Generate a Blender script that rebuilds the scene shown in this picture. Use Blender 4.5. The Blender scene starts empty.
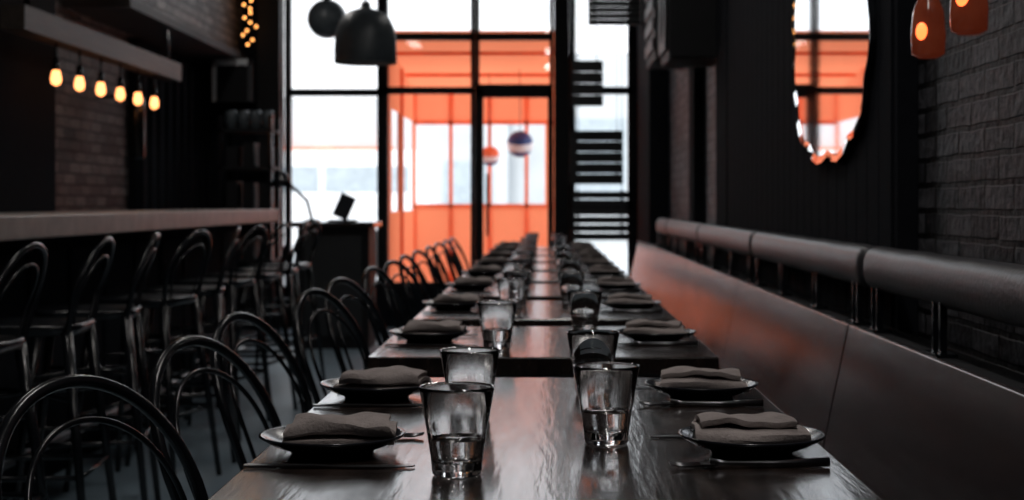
import bpy, math, random
from mathutils import Vector, Matrix
random.seed(4)
S = bpy.context.scene
COL = S.collection

# ------------------------------------------------------------------ materials
def newmat(name):
    m = bpy.data.materials.new(name); m.use_nodes = True
    nt = m.node_tree
    return m, nt, nt.nodes, nt.links, nt.nodes['Principled BSDF']

def mat(name, col, rough=.5, metal=0, col2=None, nscale=8, stretch=(1,1,1), bump=0, bscale=None,
        rvar=0, emit=None, estr=0, spec=.5, coat=0, bdist=.01, crough=.08):
    m, nt, N, L, B = newmat(name)
    B.inputs['Roughness'].default_value = rough
    B.inputs['Metallic'].default_value = metal
    B.inputs['Specular IOR Level'].default_value = spec
    B.inputs['Coat Weight'].default_value = coat
    B.inputs['Coat Roughness'].default_value = crough
    tc = N.new('ShaderNodeTexCoord'); mp = N.new('ShaderNodeMapping')
    mp.inputs['Scale'].default_value = stretch
    L.new(tc.outputs['Object'], mp.inputs['Vector'])
    nz = N.new('ShaderNodeTexNoise'); nz.inputs['Scale'].default_value = nscale
    nz.inputs['Detail'].default_value = 6
    L.new(mp.outputs[0], nz.inputs['Vector'])
    cr = N.new('ShaderNodeValToRGB')
    c2 = col2 if col2 else tuple(min(1, c*1.25) for c in col)
    cr.color_ramp.elements[0].position = .32; cr.color_ramp.elements[1].position = .7
    cr.color_ramp.elements[0].color = (*col, 1); cr.color_ramp.elements[1].color = (*c2, 1)
    L.new(nz.outputs['Fac'], cr.inputs[0]); L.new(cr.outputs[0], B.inputs['Base Color'])
    if rvar:
        mr = N.new('ShaderNodeMapRange'); mr.inputs['To Min'].default_value = max(0, rough-rvar)
        mr.inputs['To Max'].default_value = rough+rvar
        L.new(nz.outputs['Fac'], mr.inputs['Value']); L.new(mr.outputs[0], B.inputs['Roughness'])
    if bump:
        b = N.new('ShaderNodeBump'); b.inputs['Strength'].default_value = bump
        b.inputs['Distance'].default_value = bdist
        if bscale:
            n2 = N.new('ShaderNodeTexNoise'); n2.inputs['Scale'].default_value = bscale
            n2.inputs['Detail'].default_value = 4
            L.new(mp.outputs[0], n2.inputs['Vector']); L.new(n2.outputs['Fac'], b.inputs['Height'])
        else:
            L.new(nz.outputs['Fac'], b.inputs['Height'])
        L.new(b.outputs[0], B.inputs['Normal'])
        if coat: L.new(b.outputs[0], B.inputs['Coat Normal'])
    if emit:
        B.inputs['Emission Color'].default_value = (*emit, 1)
        B.inputs['Emission Strength'].default_value = estr
    return m

def brick(name, c1, c2, cm, w=.2, h=.062, spec=.3):
    m, nt, N, L, B = newmat(name)
    tc = N.new('ShaderNodeTexCoord'); sp = N.new('ShaderNodeSeparateXYZ'); cb = N.new('ShaderNodeCombineXYZ')
    L.new(tc.outputs['Object'], sp.inputs[0]); L.new(sp.outputs['Y'], cb.inputs['X']); L.new(sp.outputs['Z'], cb.inputs['Y'])
    nzd = N.new('ShaderNodeTexNoise'); nzd.inputs['Scale'].default_value = 9
    L.new(tc.outputs['Object'], nzd.inputs['Vector'])
    mx = N.new('ShaderNodeMix'); mx.data_type = 'VECTOR'; mx.inputs['Factor'].default_value = .010
    L.new(cb.outputs[0], mx.inputs[4]); L.new(nzd.outputs['Color'], mx.inputs[5])
    br = N.new('ShaderNodeTexBrick'); br.inputs['Scale'].default_value = 1
    br.inputs['Brick Width'].default_value = w; br.inputs['Row Height'].default_value = h
    br.inputs['Mortar Size'].default_value = .008; br.inputs['Mortar Smooth'].default_value = .3
    br.inputs['Color1'].default_value = (*c1, 1); br.inputs['Color2'].default_value = (*c2, 1)
    br.inputs['Mortar'].default_value = (*cm, 1); br.inputs['Bias'].default_value = -.1
    L.new(mx.outputs[1], br.inputs['Vector'])
    nz = N.new('ShaderNodeTexNoise'); nz.inputs['Scale'].default_value = 35; nz.inputs['Detail'].default_value = 6
    L.new(tc.outputs['Object'], nz.inputs['Vector'])
    mr = N.new('ShaderNodeMapRange'); mr.inputs['From Min'].default_value=.3; mr.inputs['From Max'].default_value=.7
    mr.inputs['To Min'].default_value=.4; mr.inputs['To Max'].default_value=1.4
    L.new(nz.outputs['Fac'], mr.inputs['Value'])
    mm = N.new('ShaderNodeMix'); mm.data_type='RGBA'; mm.blend_type='MULTIPLY'; mm.inputs[0].default_value=1
    L.new(br.outputs['Color'], mm.inputs[6]); L.new(mr.outputs[0], mm.inputs[7]); L.new(mm.outputs[2], B.inputs['Base Color'])
    ma = N.new('ShaderNodeMath'); ma.operation = 'MULTIPLY_ADD'; ma.inputs[1].default_value = .6
    L.new(nz.outputs['Fac'], ma.inputs[0])
    inv = N.new('ShaderNodeMath'); inv.operation = 'SUBTRACT'; inv.inputs[0].default_value = 1
    L.new(br.outputs['Fac'], inv.inputs[1]); L.new(inv.outputs[0], ma.inputs[2])
    b = N.new('ShaderNodeBump'); b.inputs['Strength'].default_value = 1; b.inputs['Distance'].default_value = .012
    L.new(ma.outputs[0], b.inputs['Height']); L.new(b.outputs[0], B.inputs['Normal'])
    B.inputs['Roughness'].default_value = .5
    B.inputs['Specular IOR Level'].default_value = spec
    return m

def glassmat(name, ior=1.48, col=(1,1,1)):
    m, nt, N, L, B = newmat(name)
    B.inputs['Transmission Weight'].default_value = 1
    B.inputs['Roughness'].default_value = 0.0
    B.inputs['IOR'].default_value = ior
    B.inputs['Base Color'].default_value = (*col, 1)
    return m

def pane(name, tint=(1,1,1), fac=.03):
    m, nt, N, L, B = newmat(name); N.remove(B)
    t = N.new('ShaderNodeBsdfTransparent'); t.inputs[0].default_value = (*tint, 1)
    g = N.new('ShaderNodeBsdfGlossy'); g.inputs['Roughness'].default_value = .02
    mx = N.new('ShaderNodeMixShader'); mx.inputs[0].default_value = fac
    L.new(t.outputs[0], mx.inputs[1]); L.new(g.outputs[0], mx.inputs[2])
    L.new(mx.outputs[0], N['Material Output'].inputs[0])
    return m

def fabric_trans(name, col, w=.6):
    m, nt, N, L, B = newmat(name); N.remove(B)
    nz = N.new('ShaderNodeTexNoise'); nz.inputs['Scale'].default_value = 2
    cr = N.new('ShaderNodeValToRGB')
    cr.color_ramp.elements[0].color = (*[c*.85 for c in col], 1); cr.color_ramp.elements[1].color = (*col, 1)
    L.new(nz.outputs['Fac'], cr.inputs[0])
    d = N.new('ShaderNodeBsdfDiffuse'); t = N.new('ShaderNodeBsdfTranslucent')
    L.new(cr.outputs[0], d.inputs[0]); L.new(cr.outputs[0], t.inputs[0])
    mx = N.new('ShaderNodeMixShader'); mx.inputs[0].default_value = w
    L.new(d.outputs[0], mx.inputs[1]); L.new(t.outputs[0], mx.inputs[2])
    L.new(mx.outputs[0], N['Material Output'].inputs[0])
    return m

M = {}
M['wood'] = mat('dark_wood', (.008,.0055,.005), .22, col2=(.032,.020,.016), nscale=5, stretch=(9,.9,4), bump=.16, bscale=10, rvar=.07, coat=.35, bdist=.003, crough=.1)
M['panelwood'] = mat('bench_wood', (.020,.014,.015), .25, col2=(.042,.029,.029), nscale=4, stretch=(4,.7,7), bump=.2, rvar=.05, bdist=.004, coat=.3, crough=.2)
M['black'] = mat('black_paint', (.006,.0065,.008), .6, bump=.1, nscale=20, spec=.25)
M['wallblack'] = mat('matte_black_wall', (.010,.011,.014), .9, bump=.1, nscale=20, spec=.04, bdist=.003)
M['blackmetal'] = mat('black_metal', (.005,.006,.008), .22, nscale=30, rvar=.05)
M['leather'] = mat('black_leather', (.026,.026,.030), .36, col2=(.042,.041,.047), nscale=25, bump=.25, bscale=90, bdist=.004)
M['brick'] = brick('dark_brick', (.018,.019,.023), (.09,.09,.10), (.004,.004,.005), spec=.15)
M['brick2'] = brick('bar_brick', (.05,.047,.047), (.20,.18,.175), (.008,.008,.009), w=.22, h=.07, spec=.15)
M['floor'] = mat('concrete_floor', (.18,.25,.30), .36, col2=(.26,.34,.40), nscale=2.5, bump=.05, rvar=.1)
M['ceiling'] = mat('ceiling_paint', (.02,.02,.023), .8)
M['bartop'] = mat('bar_stone', (.25,.225,.21), .35, col2=(.40,.36,.335), nscale=10, rvar=.08)
M['plate'] = mat('stoneware', (.010,.012,.016), .2, col2=(.025,.027,.034), nscale=14, bump=.05, bdist=.003)
M['napkin'] = mat('linen', (.25,.215,.205), .9, col2=(.40,.345,.33), nscale=18, bump=.6, bscale=220, bdist=.004)
M['steel'] = mat('steel', (.14,.14,.15), .28, 1, nscale=40)
M['glass'] = glassmat('tumbler_glass', 1.5)
M['water'] = glassmat('water', 1.33)
M['pane'] = pane('window_glass')
M['mirror'] = mat('mirror_glass', (.85,.87,.9), .03, 1, col2=(.88,.9,.92))
M['orange'] = fabric_trans('orange_vinyl', (.96,.28,.135))
M['orange_solid'] = mat('orange_paint', (.8,.19,.08), .6)
M['ground'] = mat('pavement', (.55,.56,.57), .9, nscale=4)
M['facade'] = mat('pale_render', (.52,.54,.55), .9, col2=(.62,.64,.65), nscale=.6)
M['facadewin'] = mat('facade_window', (.38,.43,.46), .3)
M['white'] = mat('white_paint', (.8,.82,.84), .4)
M['tyre'] = mat('rubber', (.02,.02,.02), .8)
M['pendant'] = mat('pendant_metal', (.07,.085,.095), .4, nscale=20)
M['pendin'] = mat('pendant_inner', (.5,.5,.5), .6)
M['bulb'] = mat('filament_bulb', (1,.6,.3), .4, emit=(1,.36,.12), estr=3.6)
M['fairy'] = mat('fairy_bulb', (1,.6,.3), .4, emit=(1,.40,.10), estr=4)
M['amber'] = mat('amber_glass', (.12,.035,.02), .08, col2=(.26,.08,.04), nscale=14, emit=(1,.14,.05), estr=.05, coat=.5)
M['ember'] = mat('candle_flame', (1,.2,.1), .4, emit=(1,.13,.03), estr=4.0)
M['grey'] = mat('grey_metal', (.07,.072,.076), .7, spec=.2)
M['blue'] = mat('blue_paint', (.02,.06,.22), .4)
M['screen'] = mat('screen', (.02,.025,.03), .12)
M['brownwood'] = mat('shelf_wood', (.04,.030,.025), .55, col2=(.07,.05,.04), nscale=5, stretch=(6,.6,6), bump=.2)
M['slat'] = mat('slat_black', (.012,.014,.016), .5)
M['fill_panel'] = mat('fill_panel_glow', (.9,.9,.9), .5, emit=(1,.94,.88), estr=1)  # glowing underside of the added fill fixtures

# ------------------------------------------------------------------ mesh builder
class MB:
    def __init__(s): s.v=[]; s.f=[]; s.m=[]; s.s=[]; s.mats=[]
    def mi(s, k):
        if k not in s.mats: s.mats.append(k)
        return s.mats.index(k)
    def add(s, vs, fs, k, smooth=False):
        o=len(s.v); s.v += [tuple(v) for v in vs]; mi=s.mi(k)
        for f in fs: s.f.append([i+o for i in f]); s.m.append(mi); s.s.append(smooth)
        return s
    def box(s, a, b, k, rot=None, pivot=None):
        x0,y0,z0=a; x1,y1,z1=b
        vs=[Vector(p) for p in ((x0,y0,z0),(x1,y0,z0),(x1,y1,z0),(x0,y1,z0),(x0,y0,z1),(x1,y0,z1),(x1,y1,z1),(x0,y1,z1))]
        if rot:
            pv=Vector(pivot) if pivot else sum(vs,Vector())/8
            vs=[rot@(v-pv)+pv for v in vs]
        return s.add(vs, [(3,2,1,0),(4,5,6,7),(0,1,5,4),(1,2,6,5),(2,3,7,6),(3,0,4,7)], k)
    def tube(s, pts, r, k, n=8, closed=False, flat=1.0):
        pts=[Vector(p) for p in pts]; m=len(pts)
        rs = r if isinstance(r,(list,tuple)) else [r]*m
        vs=[]; up=None
        for i,p in enumerate(pts):
            if closed: t=pts[(i+1)%m]-pts[i-1]
            else: t=pts[min(i+1,m-1)]-pts[max(i-1,0)]
            t.normalize()
            if up is None:
                up = Vector((0,0,1)) if abs(t.z)<.9 else Vector((1,0,0))
            up = (up - t*up.dot(t)).normalized(); sd=t.cross(up)
            for j in range(n):
                a=2*math.pi*j/n
                vs.append(p+up*math.cos(a)*rs[i]+sd*math.sin(a)*rs[i]*flat)
        fs=[]
        for i in range(m if closed else m-1):
            for j in range(n):
                a=i*n+j; b=i*n+(j+1)%n; c=((i+1)%m)*n+(j+1)%n; d=((i+1)%m)*n+j
                fs.append((a,b,c,d))
        if not closed:
            fs.append(tuple(range(n))[::-1]); fs.append(tuple((m-1)*n+j for j in range(n)))
        return s.add(vs, fs, k, True)
    def lathe(s, prof, k, n=32, c=(0,0,0), axis='Z'):
        vs=[]; fs=[]; m=len(prof)
        for (r,z) in prof:
            for j in range(n):
                a=2*math.pi*j/n
                if axis=='Z': vs.append((c[0]+r*math.cos(a), c[1]+r*math.sin(a), c[2]+z))
                elif axis=='X': vs.append((c[0]+z, c[1]+r*math.cos(a), c[2]+r*math.sin(a)))
                else: vs.append((c[0]+r*math.sin(a), c[1]+z, c[2]+r*math.cos(a)))
        for i in range(m-1):
            for j in range(n):
                fs.append((i*n+j, i*n+(j+1)%n, (i+1)*n+(j+1)%n, (i+1)*n+j))
        return s.add(vs, fs, k, True)
    def ball(s, c, r, k, n=14, sz=1.0):
        return s.lathe([(max(1e-4,r*math.sin(math.pi*i/8)), -r*sz*math.cos(math.pi*i/8)) for i in range(9)], k, n, c)
    def obj(s, name, loc=(0,0,0), bevel=0, rotz=0, sub=0):
        me=bpy.data.meshes.new(name); me.from_pydata(s.v,[],s.f)
        for k in s.mats: me.materials.append(M[k])
        for p,mi,sm in zip(me.polygons,s.m,s.s): p.material_index=mi; p.use_smooth=sm
        me.update()
        ob=bpy.data.objects.new(name,me); COL.objects.link(ob); ob.location=loc; ob.rotation_euler[2]=rotz
        if bevel:
            b=ob.modifiers.new('bevel','BEVEL'); b.width=bevel; b.segments=2; b.limit_method='ANGLE'; b.angle_limit=math.radians(60)
        if sub:
            d=ob.modifiers.new('sub','SUBSURF'); d.levels=sub; d.render_levels=sub
        return ob

def dup(ob, loc, rotz=None, scale=None):
    o=ob.copy(); COL.objects.link(o); o.location=loc
    if rotz is not None: o.rotation_euler[2]=rotz
    if scale: o.scale=scale
    return o

# ------------------------------------------------------------------ room shell
XL, XR, YB, YF, H = -3.0, .95, -3.0, 13.0, 4.0
MB().box((XL-.2,YB-.2,-.1),(XR+.2,YF+.3,0),'floor').obj('floor')
MB().box((XL-.2,YB-.2,H),(XR+.2,YF+.3,H+.2),'ceiling').obj('ceiling')
MB().box((XL-.2,YB-.2,0),(XL,YF+.2,H),'brick2').obj('wall_left')
MB().box((XR,YB-.2,0),(XR+.2,YF+.2,H),'brick').obj('wall_right')
MB().box((XL,YB-.2,0),(XR,YB,H),'wallblack').obj('wall_back')
def wx(px, d=YF): return (px-545)/1495*d
def wz(py, d=YF): return 1.08-(py-203)/1495*d
fw=MB()
fw.box((XL,YF,0),(wx(268),YF+.2,H),'wallblack')
fw.box((wx(634),YF,0),(XR,YF+.2,H),'wallblack')
fw.box((wx(268),YF,0),(wx(474),YF+.2,.35),'wallblack')
fw.box((wx(569),YF,0),(wx(634),YF+.2,.35),'wallblack')
fw.obj('wall_front')
MB().box((wx(262),YF-.22,0),(wx(284),YF-.001,H),'black').obj('pillar')
MB().box((wx(554),YF-.12,0),(wx(569),YF+.12,H),'black').obj('pillar')
def window(name, x0,x1,z0,z1, hz=(), w=.05):
    b=MB()
    y0,y1=YF+.03,YF+.11
    b.box((x0,y0,z0),(x0+w,y1,z1),'black'); b.box((x1-w,y0,z0),(x1,y1,z1),'black')
    b.box((x0,y0,z0),(x1,y1,z0+w),'black'); b.box((x0,y0,z1-w),(x1,y1,z1),'black')
    for z in hz: b.box((x0,y0,z-.03),(x1,y1,z+.03),'black')
    b.box((x0+w,YF+.068,z0+w),(x1-w,YF+.072,z1-w),'pane')
    return b.obj(name)
window('window_1', wx(284),wx(382.5),.352,H-.002,(wz(92),))
window('window_2', wx(383),wx(474.5),.352,H-.002,(wz(36),wz(90)),.035)
window('window_3', wx(475),wx(553.5),wz(88)+.002,H-.002,(wz(36),),.035)
window('window_4', wx(569.5),wx(634),.352,H-.002,(wz(90),wz(205)),.05)
d=MB(); x0,x1=wx(475),wx(553.5); zt=wz(88); y0,y1=YF+.02,YF+.09
d.box((x0,y0,.002),(x0+.07,y1,zt),'black'); d.box((x1-.05,y0,.002),(x1,y1,zt),'black')
d.box((x0,y0,zt-.08),(x1,y1,zt),'black'); d.box((x0,y0,.002),(x1,y1,.25),'black')
d.box((x0+.07,YF+.05,.25),(x1-.05,YF+.055,zt-.08),'pane')
d.tube([(x0+.11,YF-.01,.8),(x0+.11,YF-.05,.83),(x0+.11,YF-.05,1.3),(x0+.11,YF-.01,1.33)],.012,'steel')
d.obj('door_1')
MB().box((XL+.001,YB,0.001),(XL+.02,5.1,.12),'black').obj('baseboard_left')

# left wall
MB().box((XL+.001,5.2,0.001),(-2.75,8.4,H-.001),'wallblack').obj('pillar')
MB().box((XL+.001,9.4,2.36),(-2.62,YF-.001,H-.001),'brick2').obj('brick_bulkhead')
MB().box((XL+.001,9.3,2.30),(-2.58,YF-.001,2.358),'grey').obj('trim_1')
b=MB()
b.box((XL+.001,10.75,0.001),(-2.93,YF-.001,2.27),'wallblack')
for i in range(9): b.box((-2.93,10.8+i*.24,0.001),(-2.90,10.92+i*.24,2.2),'wallblack')
b.obj('wall_paneling',bevel=.004)
b=MB()
b.box((-2.66,7.3,1.93),(-2.54,10.45,2.05),'brownwood')
for y in (7.5,10.3): b.tube([(-2.6,y,2.05),(-2.6,y,2.27 if y>9 else 3.99)],.015,'blackmetal')
for i in range(6):
    y=7.95+i*.4
    b.tube([(-2.6,y,1.93),(-2.6,y,1.82)],.006,'blackmetal'); b.lathe([(.001,.05),(.018,.045),(.02,0),(.018,-.02)],'blackmetal',12,(-2.6,y,1.80))
    b.lathe([(.012,.03),(.022,.0),(.029,-.035),(.024,-.06),(.001,-.072)],'bulb',14,(-2.6,y,1.775))
b.obj('bulb_bar_light')
b=MB()
b.box((-2.50,7.3,2.42),(-2.40,9.2,2.47),'brownwood')
for y in (7.75,8.15,8.55):
    b.tube([(-2.45,y,2.42),(-2.45,y,2.36)],.006,'blackmetal')
    b.lathe([(.012,.03),(.022,.0),(.028,-.035),(.001,-.07)],'bulb',14,(-2.45,y,2.33))
for y in (7.4,8.3): b.box((-2.75,y,2.41),(-2.45,y+.05,2.46),'blackmetal')
b.obj('bulb_shelf_light')
b=MB()
b.box((-2.995,10.0,1.78),(-2.72,10.03,1.80),'blackmetal'); b.lathe([(.001,.12),(.05,.1),(.06,.0),(.06,-.3),(.045,-.33),(.001,-.33)],'blackmetal',14,(-2.74,10.02,1.70))
b.obj('wall_lantern')
b=MB()
x0,x1=wx(213,12.6),wx(252,12.6); z0,z1=wz(102,12.6),wz(52,12.6)
z1=min(z1,2.29)
b.box((x0,12.6,z0),(x1,12.999,z1),'black')
b.box((x0,12.57,z1-.05),(x1,12.6,z1),'white'); b.box((x0,12.57,z0),(x0+.03,12.6,z1),'white'); b.box((x1-.03,12.57,z0),(x1,12.6,z1),'grey')
b.obj('wall_cabinet')
b=MB()
for x in (-2.62,-2.22):
    for y in (12.0,12.35): b.box((x,y,0),(x+.03,y+.03,1.78),'blackmetal')
for z in (.2,.6,1.0,1.35,1.65): b.box((-2.62,12.0,z),(-2.19,12.38,z+.025),'black')
for z in (.225,.625,1.025,1.375):
    for i in range(3): b.box((-2.57+i*.13,12.05,z),(-2.48+i*.13,12.3,z+random.uniform(.14,.24)),'black')
for i in range(4): b.lathe([(.001,0),(.045,0),(.05,.12),(.04,.16),(.001,.16)],'pendant',12,(-2.56+i*.1,12.2,1.675))
b.obj('storage_rack')
b=MB(); pts=[]
for i in range(40):
    t=i/39; pts.append((-2.50+.05*math.sin(i*1.9),12.62+.03*math.cos(i*1.3),2.42+t*1.45))
b.tube(pts,.004,'blackmetal',5)
for p in pts: b.ball((p[0]+random.uniform(-.02,.02),p[1]-.012,p[2]),.012,'fairy',8)
b.obj('fairy_lights')

# right wall pieces
b=MB()
b.box((.895,3.8,0.001),(XR-.001,7.29,H-.001),'wallblack')
for i in range(24): b.box((.888,3.84+i*.143,0.001),(.895,3.84+i*.143+.135,H-.001),'wallblack')
b.obj('wall_cladding',bevel=.002)
MB().box((.885,11.42,0.001),(XR-.001,YF-.001,H-.001),'wallblack').obj('pillar')
MB().box((.80,11.45,0.001),(.884,YF-.001,H-.001),'wallblack').obj('pillar')
MB().box((.885,8.9,0.001),(XR-.001,9.2,H-.001),'wallblack').obj('pillar')
MB().box((.885,7.3,0.001),(XR-.001,7.75,H-.001),'wallblack').obj('pillar')
b=MB()
b.box((.66,7.95,1.85),(.949,8.5,2.9),'black'); b.box((.64,8.0,1.9),(.66,8.45,2.85),'slat')
for z in (2.1,2.5): b.lathe([(.001,-.004),(.06,-.012),(.14,-.004),(.15,0)],'black',20,(.64,8.22,z),'X')
b.obj('wall_speaker',bevel=.01)
b=MB()
b.box((.70,9.5,2.0),(.949,10.3,3.0),'black')
for i in range(7): b.box((.685,9.55,2.06+i*.13),(.70,10.25,2.14+i*.13),'slat')
b.obj('wall_ventilation_unit',bevel=.01)
# mirror
b=MB(); n=48; cy,cz=4.62,1.63
ring=[];ri=[]
for i in range(n):
    a=2*math.pi*i/n
    k=1+.055*abs(math.sin(a*6)) - .02
    sq=1/(abs(math.cos(a))**2.6+abs(math.sin(a))**2.6)**(1/2.6)*.97
    ring.append((.868,cy+.63*k*sq*math.cos(a),cz+.43*k*sq*math.sin(a)))
    ri.append((.872,cy+.60*k*sq*math.cos(a),cz+.405*k*sq*math.sin(a)))
back=[(.886,p[1],p[2]) for p in ring]
b.add(ri,[tuple(range(n))],'mirror')
b.add(ri+ring,[(i,(i+1)%n,n+(i+1)%n,n+i) for i in range(n)],'mirror')
b.add(ring+back,[(i,(i+1)%n,n+(i+1)%n,n+i) for i in range(n)],'blackmetal')
b.obj('wall_mirror')
def jar(name,y,z,dz):
    b=MB()
    b.box((.78,y-.02,z+.13),(.949,y+.02,z+.15),'blackmetal')
    b.tube([(.80,y,z+.14),(.80,y,z+.09)],.006,'blackmetal')
    b.lathe([(.001,.098),(.016,.095),(.02,.07),(.022,.055)],'blackmetal',20,(.80,y,z))
    b.lathe([(.02,.057),(.022,.045),(.032,.02),(.036,-.03),(.034,-.07),(.02,-.078),(.001,-.078)],'amber',28,(.80,y,z))
    b.ball((.781,y-.024,z+dz),.013,'ember',16,1.5)
    return b.obj(name)
jar('wall_jar_lamp',3.12,1.46,-.025); jar('wall_jar_lamp',2.82,1.475,-.01)

# ------------------------------------------------------------------ banquette
def bench():
    b=MB()
    ys=[-.45+1.95*i for i in range(7)]
    for y0,y1 in zip(ys[:-1],ys[1:]):
        y1=min(y1,11.4)
        g=.006
        vs=[(.625,y0+g,.44),(.625,y1-g,.44),(.70,y1-g,.80),(.70,y0+g,.80),(.637,y0+g,.44),(.637,y1-g,.44),(.712,y1-g,.80),(.712,y0+g,.80)]
        b.add(vs,[(0,3,2,1),(4,5,6,7),(0,1,5,4),(2,3,7,6),(0,4,7,3),(1,2,6,5)],'panelwood')
        b.box((.41,y0+g,.40),(.625,y1-g,.45),'panelwood')
    b.box((.705,-.45,.74),(.88,11.4,.765),'black')
    b.box((.66,-.45,0),(.88,11.4,.54),'black'); b.box((.70,-.45,.54),(.88,11.4,.74),'black')
    b.box((.46,-.45,0),(.66,11.4,.40),'black')
    return b.obj('banquette_bench',bevel=.003)
bench()
def cushion(L):
    b=MB()
    n=20; m=60; vs=[];fs=[]
    for i in range(m+1):
        t=i/m
        t=(1-math.cos(math.pi*t))/2
        y=-L/2+L*t
        e=min(t,1-t)*L/.035
        s=math.sqrt(max(0,1-(1-min(1,e))**2)) if e<1 else 1
        s=.6+.4*s
        for j in range(n):
            a=2*math.pi*j/n; ca,sa=math.cos(a),math.sin(a)
            w=1+.018*math.sin(y*23+j)*math.sin(y*9)
            x=.042*math.copysign(abs(ca)**.75,ca)*s*w; z=.054*math.copysign(abs(sa)**.75,sa)*s*w
            vs.append((x,y,z))
    for i in range(m):
        for j in range(n): fs.append((i*n+j,i*n+(j+1)%n,(i+1)*n+(j+1)%n,(i+1)*n+j))
    fs.append(tuple(range(n))[::-1]); fs.append(tuple(m*n+j for j in range(n)))
    b.add(vs,fs,'leather',True)
    for y in (-L*.45,-L*.16,L*.16,L*.45):
        for dy in (-.035,.02):
            b.box((-.032,y+dy,-.152),(-.018,y+dy+.015,-.035),'blackmetal')
        b.box((-.045,y-.05,-.153),(.0,y+.05,-.145),'blackmetal')
    return b.obj('backrest_cushion')
c=cushion(2.0); c.location=(.837,2.76,.918)
for i in range(1,4): dup(c,(.837,2.76+2.03*i,.918))
dup(c,(.837,10.3,.918),scale=(1,.42,1))
dup(c,(.837,.73,.918))

# ------------------------------------------------------------------ tables
def table(L):
    b=MB(); w=.377
    b.box((-w,-L/2,-.04),(w,L/2,0),'wood')
    b.box((-w+.06,-L/2+.06,-.075),(w-.06,L/2-.06,-.041),'black')
    for y in ([0] if L<1 else [-L/2+.35,L/2-.35]):
        b.tube([(0,y,-.075),(0,y,-.73)],.035,'blackmetal',14)
        b.box((-.28,y-.03,-.749),(.28,y+.03,-.72),'blackmetal'); b.box((-.03,y-.25,-.749),(.03,y+.25,-.72),'blackmetal')
    return b.obj('dining_table',bevel=.003)
TZ=.75
t1=table(1.75); t1.location=(0,1.955,TZ)
t2=table(.80); t2.location=(-.004,3.60,TZ)
tys=[3.60]
y=4.65
while y<11.5:
    dup(t2,(0,y,TZ)); tys.append(y); y+=1.05

# ------------------------------------------------------------------ tableware
def glass():
    b=MB()
    prof=[(.0001,0),(.027,0),(.0295,.002),(.0305,.006),(.0315,.02),(.037,.055),(.0455,.103),(.0462,.106),(.0452,.1075),(.0440,.1065),
          (.0350,.055),(.0285,.022),(.0265,.017),(.0001,.016)]
    b.lathe(prof,'glass',40)
    b.lathe([(.0001,.0158),(.0266,.0168),(.0287,.022),(.0331,.044),(.0331,.0445),(.0001,.0445)],'water',40)
    return b.obj('drinking_glass')
g=glass(); g.location=(-.107,1.815,TZ+.0005)
gl=[(.084,2.05),(-.114,2.27),(.083,2.58)]
for i,ty in enumerate(tys):
    gl.append((-.108+.01*math.sin(i*2),ty-.24)); gl.append((.092+.008*math.cos(i*3),ty+.17))
    if i>0: gl.append((-.09,ty+.2))
for (x,y) in gl: dup(g,(x,y,TZ+.0005),rotz=random.random()*3)

def plate():
    b=MB()
    b.lathe([(.0001,.004),(.045,.004),(.048,0),(.054,0),(.056,.004),(.078,.012),(.094,.021),(.0965,.023),(.096,.0255),(.092,.0245),
             (.076,.0165),(.056,.0095),(.03,.0085),(.0001,.0085)],'plate',48)
    return b.obj('dinner_plate')
pl=plate()
def napkin(seed=0):
    rnd=random.Random(seed)
    cs=[]
    W=.038
    lay=[.0,.0125,.025]
    for li,z in enumerate(lay):
        sgn=1 if li%2==0 else -1
        for k in range(7):
            t=-1+2*k/6
            cs.append((sgn*t*W*(1-.10*li), z+.002*math.cos(t*1.5)))
        if li<2:
            for k in (1,2,3):
                a=-math.pi/2+math.pi*k/4
                cs.append((sgn*(W*(1-.10*li)+.006*math.cos(a)), z+.00625+.00625*math.sin(a)))
    m=26; vs=[];fs=[]
    ph=rnd.random()*6; c=len(cs)
    for i in range(m+1):
        t=i/m
        for j,(y,z) in enumerate(cs):
            f=z/.025
            L=.150-.020*f+.006*math.sin(ph+z*200)
            x=-L/2+L*t+.008*f*math.cos(ph)
            dz=.0024*math.sin(t*7+ph+f*2+y*30)*(f+.1)-.004*abs(2*t-1)**4*f+.0010*math.sin(t*19+ph+y*60)*f
            dy=.006*math.sin(t*4+ph*2+f*3)+y*.12*math.sin(t*3+ph)
            vs.append((x,y+dy,z+dz+.0065))
    for i in range(m):
        for j in range(c-1): fs.append((i*c+j,i*c+j+1,(i+1)*c+j+1,(i+1)*c+j))
    b=MB(); b.add(vs,fs,'napkin',True); ob=b.obj('cloth_napkin')
    s=ob.modifiers.new('s','SOLIDIFY'); s.thickness=.0075; s.offset=0
    b2=ob.modifiers.new('b','BEVEL'); b2.width=.002; b2.segments=2; b2.limit_method='ANGLE'; b2.angle_limit=math.radians(50)
    return ob
naps=[napkin(i) for i in range(4)]
def knife():
    b=MB()
    out=[(-.105,-.006),(-.10,-.008),(-.02,-.0065),(0,-.006),(.02,-.009),(.08,-.010),(.105,-.004),(.108,.004),(.0,.006),(-.02,.0065),(-.10,.008),(-.105,.006)]
    n=len(out); vs=[(x,y,.0005) for x,y in out]+[(x,y,.0035 if x<0 else .0022) for x,y in out]
    b.add(vs,[tuple(range(n))[::-1],tuple(range(n,2*n))]+[(i,(i+1)%n,n+(i+1)%n,n+i) for i in range(n)],'steel')
    return b.obj('table_knife')
def fork():
    b=MB()
    pts=[(-.10,0,.0065),(-.03,0,.0045),(.03,0,.0055),(.05,0,.0065)]
    b.tube(pts,[.006,.004,.003,.006],'steel',8,flat=1)
    b.box((.045,-.011,.003),(.062,.011,.006),'steel')
    for i in range(4):
        yy=-.0095+i*.0063
        b.tube([(.06,yy,.0045),(.085,yy,.0035),(.1,yy,.006)],[.0017,.0015,.0008],'steel',6)
    return b.obj('table_fork')
kn=knife(); fk=fork()
settings=[(-.285,1.98),(-.284,2.54),(.27,1.98),(.268,2.54)]
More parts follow.
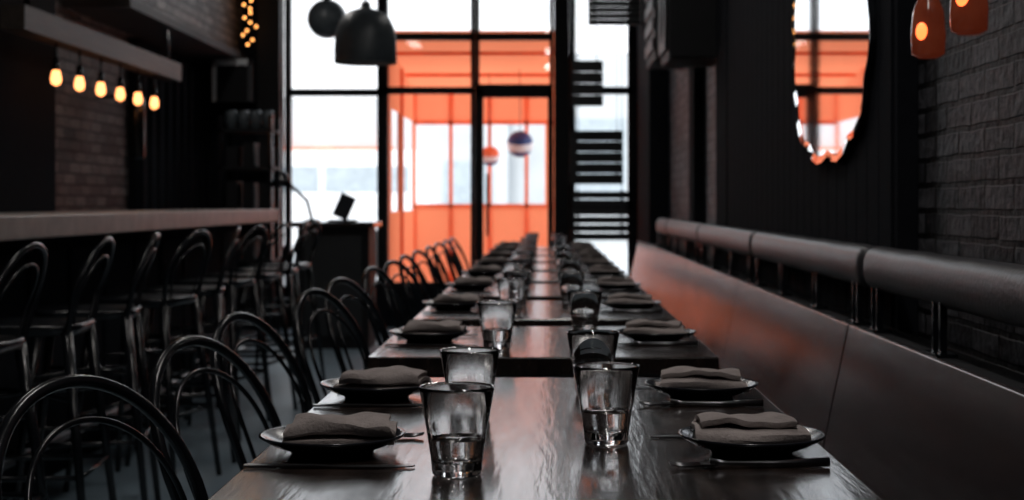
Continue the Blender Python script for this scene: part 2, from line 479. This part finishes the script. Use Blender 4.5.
for ty in tys: settings += [(-.28,ty-.03),(.268,ty-.03)]
for i,(x,y) in enumerate(settings):
    r=random.uniform(-.15,.15); flip = math.pi if x>0 else 0
    jx=random.uniform(-.004,.004)
    nx=naps[i%4]
    locp=(x+jx,y,TZ+.0005); locn=(x+jx+(.010 if x<0 else -.0),y,TZ+.0115)
    if i==0: pl.location=locp; kn.location=(x+.015,y-.118,TZ+.001); fk.location=(x+.015,y+.118,TZ+.0005)
    else:
        dup(pl,locp); dup(kn,(x+.015*(-1 if x>0 else 1),y+(-.118 if x<0 else .118),TZ+.001),rotz=flip+random.uniform(-.06,.06))
        dup(fk,(x+.015*(-1 if x>0 else 1),y+(.118 if x<0 else -.118),TZ+.0005),rotz=flip+random.uniform(-.06,.06))
    if i<4: nx.location=locn; nx.rotation_euler[2]=r+flip
    else: dup(nx,locn,rotz=r+flip)

# ------------------------------------------------------------------ chairs
def hoop(zb, zt, xb, xt, wb, wt, n=28):
    pts=[]
    zs=zt-wt*.95
    for i in range(7):
        t=i/7; z=zb+(zs-zb)*t; pts.append((xb+(xt-xb)*((z-zb)/(zt-zb)), -(wb+(wt-wb)*t), z))
    for i in range(n+1):
        a=math.pi*i/n
        y=-wt*math.cos(a)*1.0; z=zs+(zt-zs)*math.sin(a)**.85 if 0<i<n else zs
        f=(z-zb)/(zt-zb)
        pts.append((xb+(xt-xb)*f-.03*math.sin(a), y, z))
    for i in range(6,-1,-1):
        t=i/7; z=zb+(zs-zb)*t; pts.append((xb+(xt-xb)*((z-zb)/(zt-zb)), (wb+(wt-wb)*t), z))
    return pts
def seat(b,z,w):
    n=40; vs=[];fs=[]
    rings=[(.96,-.03),(1.0,-.012),(1.0,-.003),(.97,.002),(.8,-.004),(.4,-.008)]
    for s,dz in rings:
        for i in range(n):
            a=2*math.pi*i/n; k=1/((abs(math.cos(a))**5+abs(math.sin(a))**5)**.2)
            vs.append((w*s*k*math.cos(a), w*s*k*math.sin(a)*(1+.04*math.cos(a)), z+dz))
    for r in range(len(rings)-1):
        for i in range(n): fs.append((r*n+i,r*n+(i+1)%n,(r+1)*n+(i+1)%n,(r+1)*n+i))
    fs.append(tuple((len(rings)-1)*n+i for i in range(n))); fs.append(tuple(range(n))[::-1])
    b.add(vs,fs,'blackmetal',True)
def chair():
    b=MB()
    seat(b,.45,.19)
    b.tube(hoop(.40,.82,-.15,-.26,.175,.225),.0100,'blackmetal',12)
    b.tube(hoop(.44,.765,-.158,-.235,.125,.172),.005,'blackmetal',8)
    for sx in (-1,1):
        for sy in (-1,1):
            b.tube([(sx*.16,sy*.16,.44),(sx*.19,sy*.185,.2),(sx*.215,sy*.205,.0)],[.018,.014,.011],'blackmetal',10)
    b.tube([(-.185,-.18,.22),(0,0,.235),(.185,.18,.22)],.008,'blackmetal',6)
    b.tube([(-.185,.18,.22),(0,0,.235),(.185,-.18,.22)],.008,'blackmetal',6)
    return b.obj('dining_chair')
ch=chair()
cys=[(2.07,-.36,-.425),(2.74,-.26,-.392),(3.36,-.22,-.425),(4.3,-.26,-.40),(4.95,-.26,-.41),(5.85,-.2,-.4),(6.5,-.25,-.39),(7.25,-.15,-.4),(7.95,-.2,-.4),(8.8,-.1,-.4),(9.5,-.2,-.4),(10.3,-.1,-.4),(11.0,-.1,-.4)]
for i,(y,r,x) in enumerate(cys):
    if i==0: ch.location=(x,y,0); ch.rotation_euler[2]=r
    else: dup(ch,(x,y,0),rotz=r)

# ------------------------------------------------------------------ bar
b=MB()
b.box((-2.25,2.6,.96),(-1.70,9.55,1.04),'bartop')
b.box((-2.2,2.7,0),(-1.95,9.45,.96),'wallblack')
for i in range(14): b.box((-1.95,2.75+i*.48,.08),(-1.935,2.75+i*.48+.42,.9),'wallblack')
b.tube([(-1.86,2.7,.18),(-1.86,9.4,.18)],.02,'steel')
for i in range(6): b.tube([(-1.95,2.9+i*1.25,.18),(-1.86,2.9+i*1.25,.18)],.01,'steel')
b.obj('bar_counter',bevel=.006)
def stool():
    b=MB()
    seat(b,.72,.17)
    b.tube(hoop(.68,.97,-.14,-.20,.145,.175),.009,'blackmetal',10)
    b.tube(hoop(.70,.92,-.145,-.19,.09,.125),.005,'blackmetal',8)
    for sx in (-1,1):
        for sy in (-1,1):
            b.tube([(sx*.14,sy*.14,.70),(sx*.18,sy*.18,.35),(sx*.215,sy*.215,.0)],[.017,.014,.011],'blackmetal',10)
    q=[(.19,.19,.28),(.19,-.19,.28),(-.19,-.19,.28),(-.19,.19,.28)]
    b.tube(q,.009,'blackmetal',6,closed=True)
    b.tube([(-.165,-.165,.5),(0,0,.51),(.165,.165,.5)],.007,'blackmetal',6)
    b.tube([(-.165,.165,.5),(0,0,.51),(.165,-.165,.5)],.007,'blackmetal',6)
    return b.obj('bar_stool')
st=stool(); st.location=(-1.56,3.9,0); st.rotation_euler[2]=math.pi
for i in range(1,9): dup(st,(-1.56+random.uniform(-.02,.02),3.9+i*.62,0),rotz=math.pi+random.uniform(-.2,.2))

# host stand
b=MB()
b.box((-1.83,11.05,0),(-1.30,11.5,.90),'black'); b.box((-1.87,11.0,.90),(-1.26,11.55,.94),'wood')
b.box((-1.78,11.035,.1),(-1.35,11.05,.84),'slat')
b.obj('host_stand',bevel=.005)
b=MB()
R=Matrix.Rotation(math.radians(24),3,'Y')
b.box((-1.62,11.14,.941),(-1.42,11.34,.955),'black')
b.box((-1.565,11.20,.962),(-1.445,11.215,1.145),'screen',rot=R)
b.tube([(-1.51,11.26,.95),(-1.50,11.215,1.04)],.014,'black')
b.obj('tablet_computer',bevel=.003)
b=MB()
b.lathe([(.001,0),(.06,0),(.06,.012),(.01,.02)],'blackmetal',16,(-1.76,11.3,.9405))
b.tube([(-1.76,11.3,.95),(-1.80,11.3,1.10),(-1.90,11.25,1.20),(-1.95,11.2,1.22)],.012,'blackmetal')
b.lathe([(.001,.07),(.04,.06),(.07,.0),(.085,-.05),(.08,-.05),(.001,-.01)],'blackmetal',20,(-1.97,11.2,1.25))
b.obj('desk_lamp')

# ------------------------------------------------------------------ pendants
b=MB()
b.lathe([(.185,0),(.187,.004),(.187,.08),(.184,.15),(.174,.21),(.148,.268),(.105,.308),(.05,.327),(.03,.335),(.028,.365),(.012,.375),(.0001,.375)],'pendant',40)
b.lathe([(.183,.002),(.182,.06),(.179,.14),(.168,.205),(.142,.262),(.10,.30),(.0001,.32)],'pendin',40)
b.tube([(0,0,.36),(0,0,2.05)],.005,'blackmetal',6)
b.ball((0,0,.12),.05,'pendin')
b.lathe([(.0001,2.08),(.06,2.08),(.06,2.05),(.0001,2.045)],'blackmetal',20)
p=b.obj('pendant_lamp',loc=(-1.08,9.0,1.92))
b=MB()
b.lathe([(max(.0001,.158*math.sin(math.pi*i/16)),.158*-math.cos(math.pi*i/16)) for i in range(17)],'pendant',32)
b.tube([(0,0,.15),(0,0,1.41)],.005,'blackmetal',6)
b.lathe([(.0001,.19),(.03,.185),(.035,.15)],'blackmetal',20)
b.lathe([(.0001,1.42),(.06,1.42),(.06,1.40),(.0001,1.395)],'blackmetal',20)
b.obj('globe_pendant_lamp',loc=(wx(327,12),12.0,wz(19,12)))

def slats(px0,px1,py0,py1,n,yd=12.4,fill=.8):
    x0,x1,z0,z1=wx(px0,yd),wx(px1,yd),wz(py1,yd),wz(py0,yd)
    b=MB(); h=(z1-z0)/n
    for i in range(n): b.box((x0,yd-.02,z0+i*h),(x1,yd+.02,z0+i*h+h*fill),'slat')
    for x in (x0+.04,x1-.06): b.box((x,yd+.02,z0),(x+.02,yd+.04,z1),'slat'); b.tube([(x+.01,yd+.03,z1),(x+.01,yd+.03,H-.001)],.003,'blackmetal',5)
    return b.obj('hanging_slatted_screen')
slats(588,640,-12,25,6,fill=.86); slats(572,603,60,106,4,12.2,.92); slats(570,623,130,184,5,12.6,.92); slats(572,628,190,240,6,12.3,.82)

# ------------------------------------------------------------------ added fill lights: invented fixtures above the frame, brightening the dark interior
def add_fill(x,y,e):
    b=MB()
    b.box((-.10,-.55,0),(.10,.55,.05),'black'); b.box((-.08,-.53,-.008),(.08,.53,0),'fill_panel')
    b.tube([(0,-.4,.05),(0,-.4,.6)],.004,'blackmetal',5); b.tube([(0,.4,.05),(0,.4,.6)],.004,'blackmetal',5)
    o=b.obj('added_fill_fixture',loc=(x,y,3.4))
    l=bpy.data.lights.new('added_fill_light','AREA'); l.shape='RECTANGLE'; l.size=.16; l.size_y=1.06; l.energy=e; l.color=(1,.95,.91)
    lo=bpy.data.objects.new('fill_light',l); COL.objects.link(lo); lo.parent=o; lo.location=(0,0,-.015)
for y,e in ((.9,17),(3.4,13),(6.4,8),(9.8,4)): add_fill(.1,y,e)
add_fill(-1.9,4.5,6); add_fill(-2.1,9.9,12)

# ------------------------------------------------------------------ outside
MB().box((-40,YF+.31,-.15),(40,80,-.05),'ground').obj('ground')
b=MB()
b.box((-30,40,-.05),(-1,46,3.9),'facade'); b.box((-1,41,-.05),(30,47,5.2),'facade')
for i in range(12): b.box((-28+i*2.3,39.95,.9),(-26.7+i*2.3,40,2.2),'facadewin')
for i in range(10): b.box((.5+i*2.8,40.95,1.2),(2.2+i*2.8,41,3.4),'facadewin')
b.box((-30,39.4,2.34),(-4,40,2.55),'orange_solid')
b.obj('street_building')
b=MB()
prof=[(-2.4,.35),(-2.4,1.0),(-2.15,1.2),(-1.5,1.85),(-1.3,1.95),(2.2,1.95),(2.4,1.8),(2.45,.35)]
n=len(prof)
vs=[(x,-.9,z) for x,z in prof]+[(x,.9,z) for x,z in prof]
b.add(vs,[tuple(range(n)),tuple(range(n,2*n))[::-1]]+[(i,n+i,n+(i+1)%n,(i+1)%n) for i in range(n)],'white')
b.box((-1.45,-.915,1.3),(-.6,-.9,1.7),'facadewin'); b.box((-.5,-.915,1.3),(.7,-.9,1.7),'facadewin'); b.box((.8,-.915,1.3),(2.1,-.9,1.7),'facadewin')
for x in (-1.6,1.6):
    for y in (-.92,.72): b.lathe([(.0001,0),(.2,0),(.35,.01),(.36,.1),(.35,.2),(.0001,.2)],'tyre',24,(x,y,.36),'Y')
b.obj('parked_van',loc=(-4.2,24,-.05),bevel=.03)
# orange patio enclosure
b=MB()
ex0,ex1,ey0,ey1=-1.42,.20,13.35,16.2
zf,zbk=2.62,2.28
def quad(p,k): b.add(p,[(0,1,2,3)],k)
quad([(ex0,ey0,zf),(ex1,ey0,zf),(ex1,ey1,zbk),(ex0,ey1,zbk)],'orange')
quad([(ex0,ey1,zbk),(ex1,ey1,zbk),(ex1,ey1,1.95),(ex0,ey1,1.95)],'orange')
quad([(ex0,ey1,1.05),(ex1,ey1,1.05),(ex1,ey1,-.05),(ex0,ey1,-.05)],'orange')
quad([(.0,ey1,1.95),(ex1,ey1,1.95),(ex1,ey1,1.05),(.0,ey1,1.05)],'orange')
for x in (ex0,ex1):
    quad([(x,ey0,zf),(x,ey1,zbk),(x,ey1,1.95),(x,ey0,1.95)],'orange')
    quad([(x,ey0,1.0),(x,ey1,1.0),(x,ey1,-.05),(x,ey0,-.05)],'orange')
    quad([(x,ey0,1.95),(x,ey0+.5,1.95),(x,ey0+.5,1.0),(x,ey0,1.0)],'orange')
for x in (ex0,-1.02,-.60,-.2,ex1): b.box((x-.02,ey1-.02,-.05),(x+.02,ey1+.02,zbk),'orange_solid')
for x in (ex0,ex1):
    for y in (ey0,14.7): b.box((x-.03,y-.03,-.05),(x+.03,y+.03,2.4),'orange_solid')
for z in (1.05,1.95): b.box((ex0,ey1-.02,z-.02),(ex1,ey1+.02,z+.02),'orange_solid')
for y in (14.2,15.2): b.box((ex0,y,2.4+ (14.9-y)*.12),(ex1,y+.04,2.44+(14.9-y)*.12),'orange_solid')
b.obj('orange_patio_enclosure')
def sign(px,py,y,r,k1,k2):
    b=MB()
    n=24
    def zprof(a0,a1): return [(max(.0001,r*math.sin(a)),-r*math.cos(a)) for a in [a0+(a1-a0)*i/6 for i in range(7)]]
    b.lathe(zprof(0,1.15),k1,n); b.lathe(zprof(1.15,1.75),'white',n); b.lathe(zprof(1.75,math.pi),k2,n)
    b.tube([(0,0,r),(0,0,2.4-wz(py,y))],.004,'blackmetal',5)
    o=b.obj('hanging_ball_ornament',loc=(wx(px,y),y,wz(py,y))); o.rotation_euler[0]=.3
sign(520,144,14.6,.13,'blue','blue'); sign(490,156,15.2,.10,'blue','orange_solid')

# ------------------------------------------------------------------ world + light
w=bpy.data.worlds.new('World'); S.world=w; w.use_nodes=True
N=w.node_tree.nodes; L=w.node_tree.links; bg=N['Background']
tc=N.new('ShaderNodeTexCoord'); sp=N.new('ShaderNodeSeparateXYZ'); cr=N.new('ShaderNodeValToRGB')
L.new(tc.outputs['Generated'],sp.inputs[0]); L.new(sp.outputs['Z'],cr.inputs[0])
cr.color_ramp.elements[0].color=(.95,.97,1,1); cr.color_ramp.elements[1].color=(.78,.89,1,1)
L.new(cr.outputs[0],bg.inputs['Color']); bg.inputs['Strength'].default_value=2.0
sun=bpy.data.lights.new('sun','SUN'); sun.energy=2.0; sun.angle=.15; sun.color=(1,.97,.93)
so=bpy.data.objects.new('sun',sun); COL.objects.link(so); so.rotation_euler=(math.radians(42),0,math.radians(-12)); so.location=(0,5,10)
pl_=bpy.data.lights.new('window_portal','AREA'); pl_.shape='RECTANGLE'; pl_.size=3.1; pl_.size_y=3.65; pl_.cycles.is_portal=True
po=bpy.data.objects.new('window_portal',pl_); COL.objects.link(po); po.location=(-.75,YF+.25,2.17); po.rotation_euler=(math.radians(-90),0,0)

# ------------------------------------------------------------------ camera
cd=bpy.data.cameras.new('camera'); cam=bpy.data.objects.new('camera',cd); COL.objects.link(cam)
cam.location=(0,0,1.08); cam.rotation_euler=(math.radians(90),0,0)
cd.sensor_width=36; cd.lens=1495/1024*36; cd.shift_x=-33/1024; cd.shift_y=-47/1024
cd.clip_start=.05; cd.clip_end=300
cd.dof.use_dof=True; cd.dof.focus_distance=2.05; cd.dof.aperture_fstop=6.5
S.camera=cam
S.view_settings.view_transform='Standard'
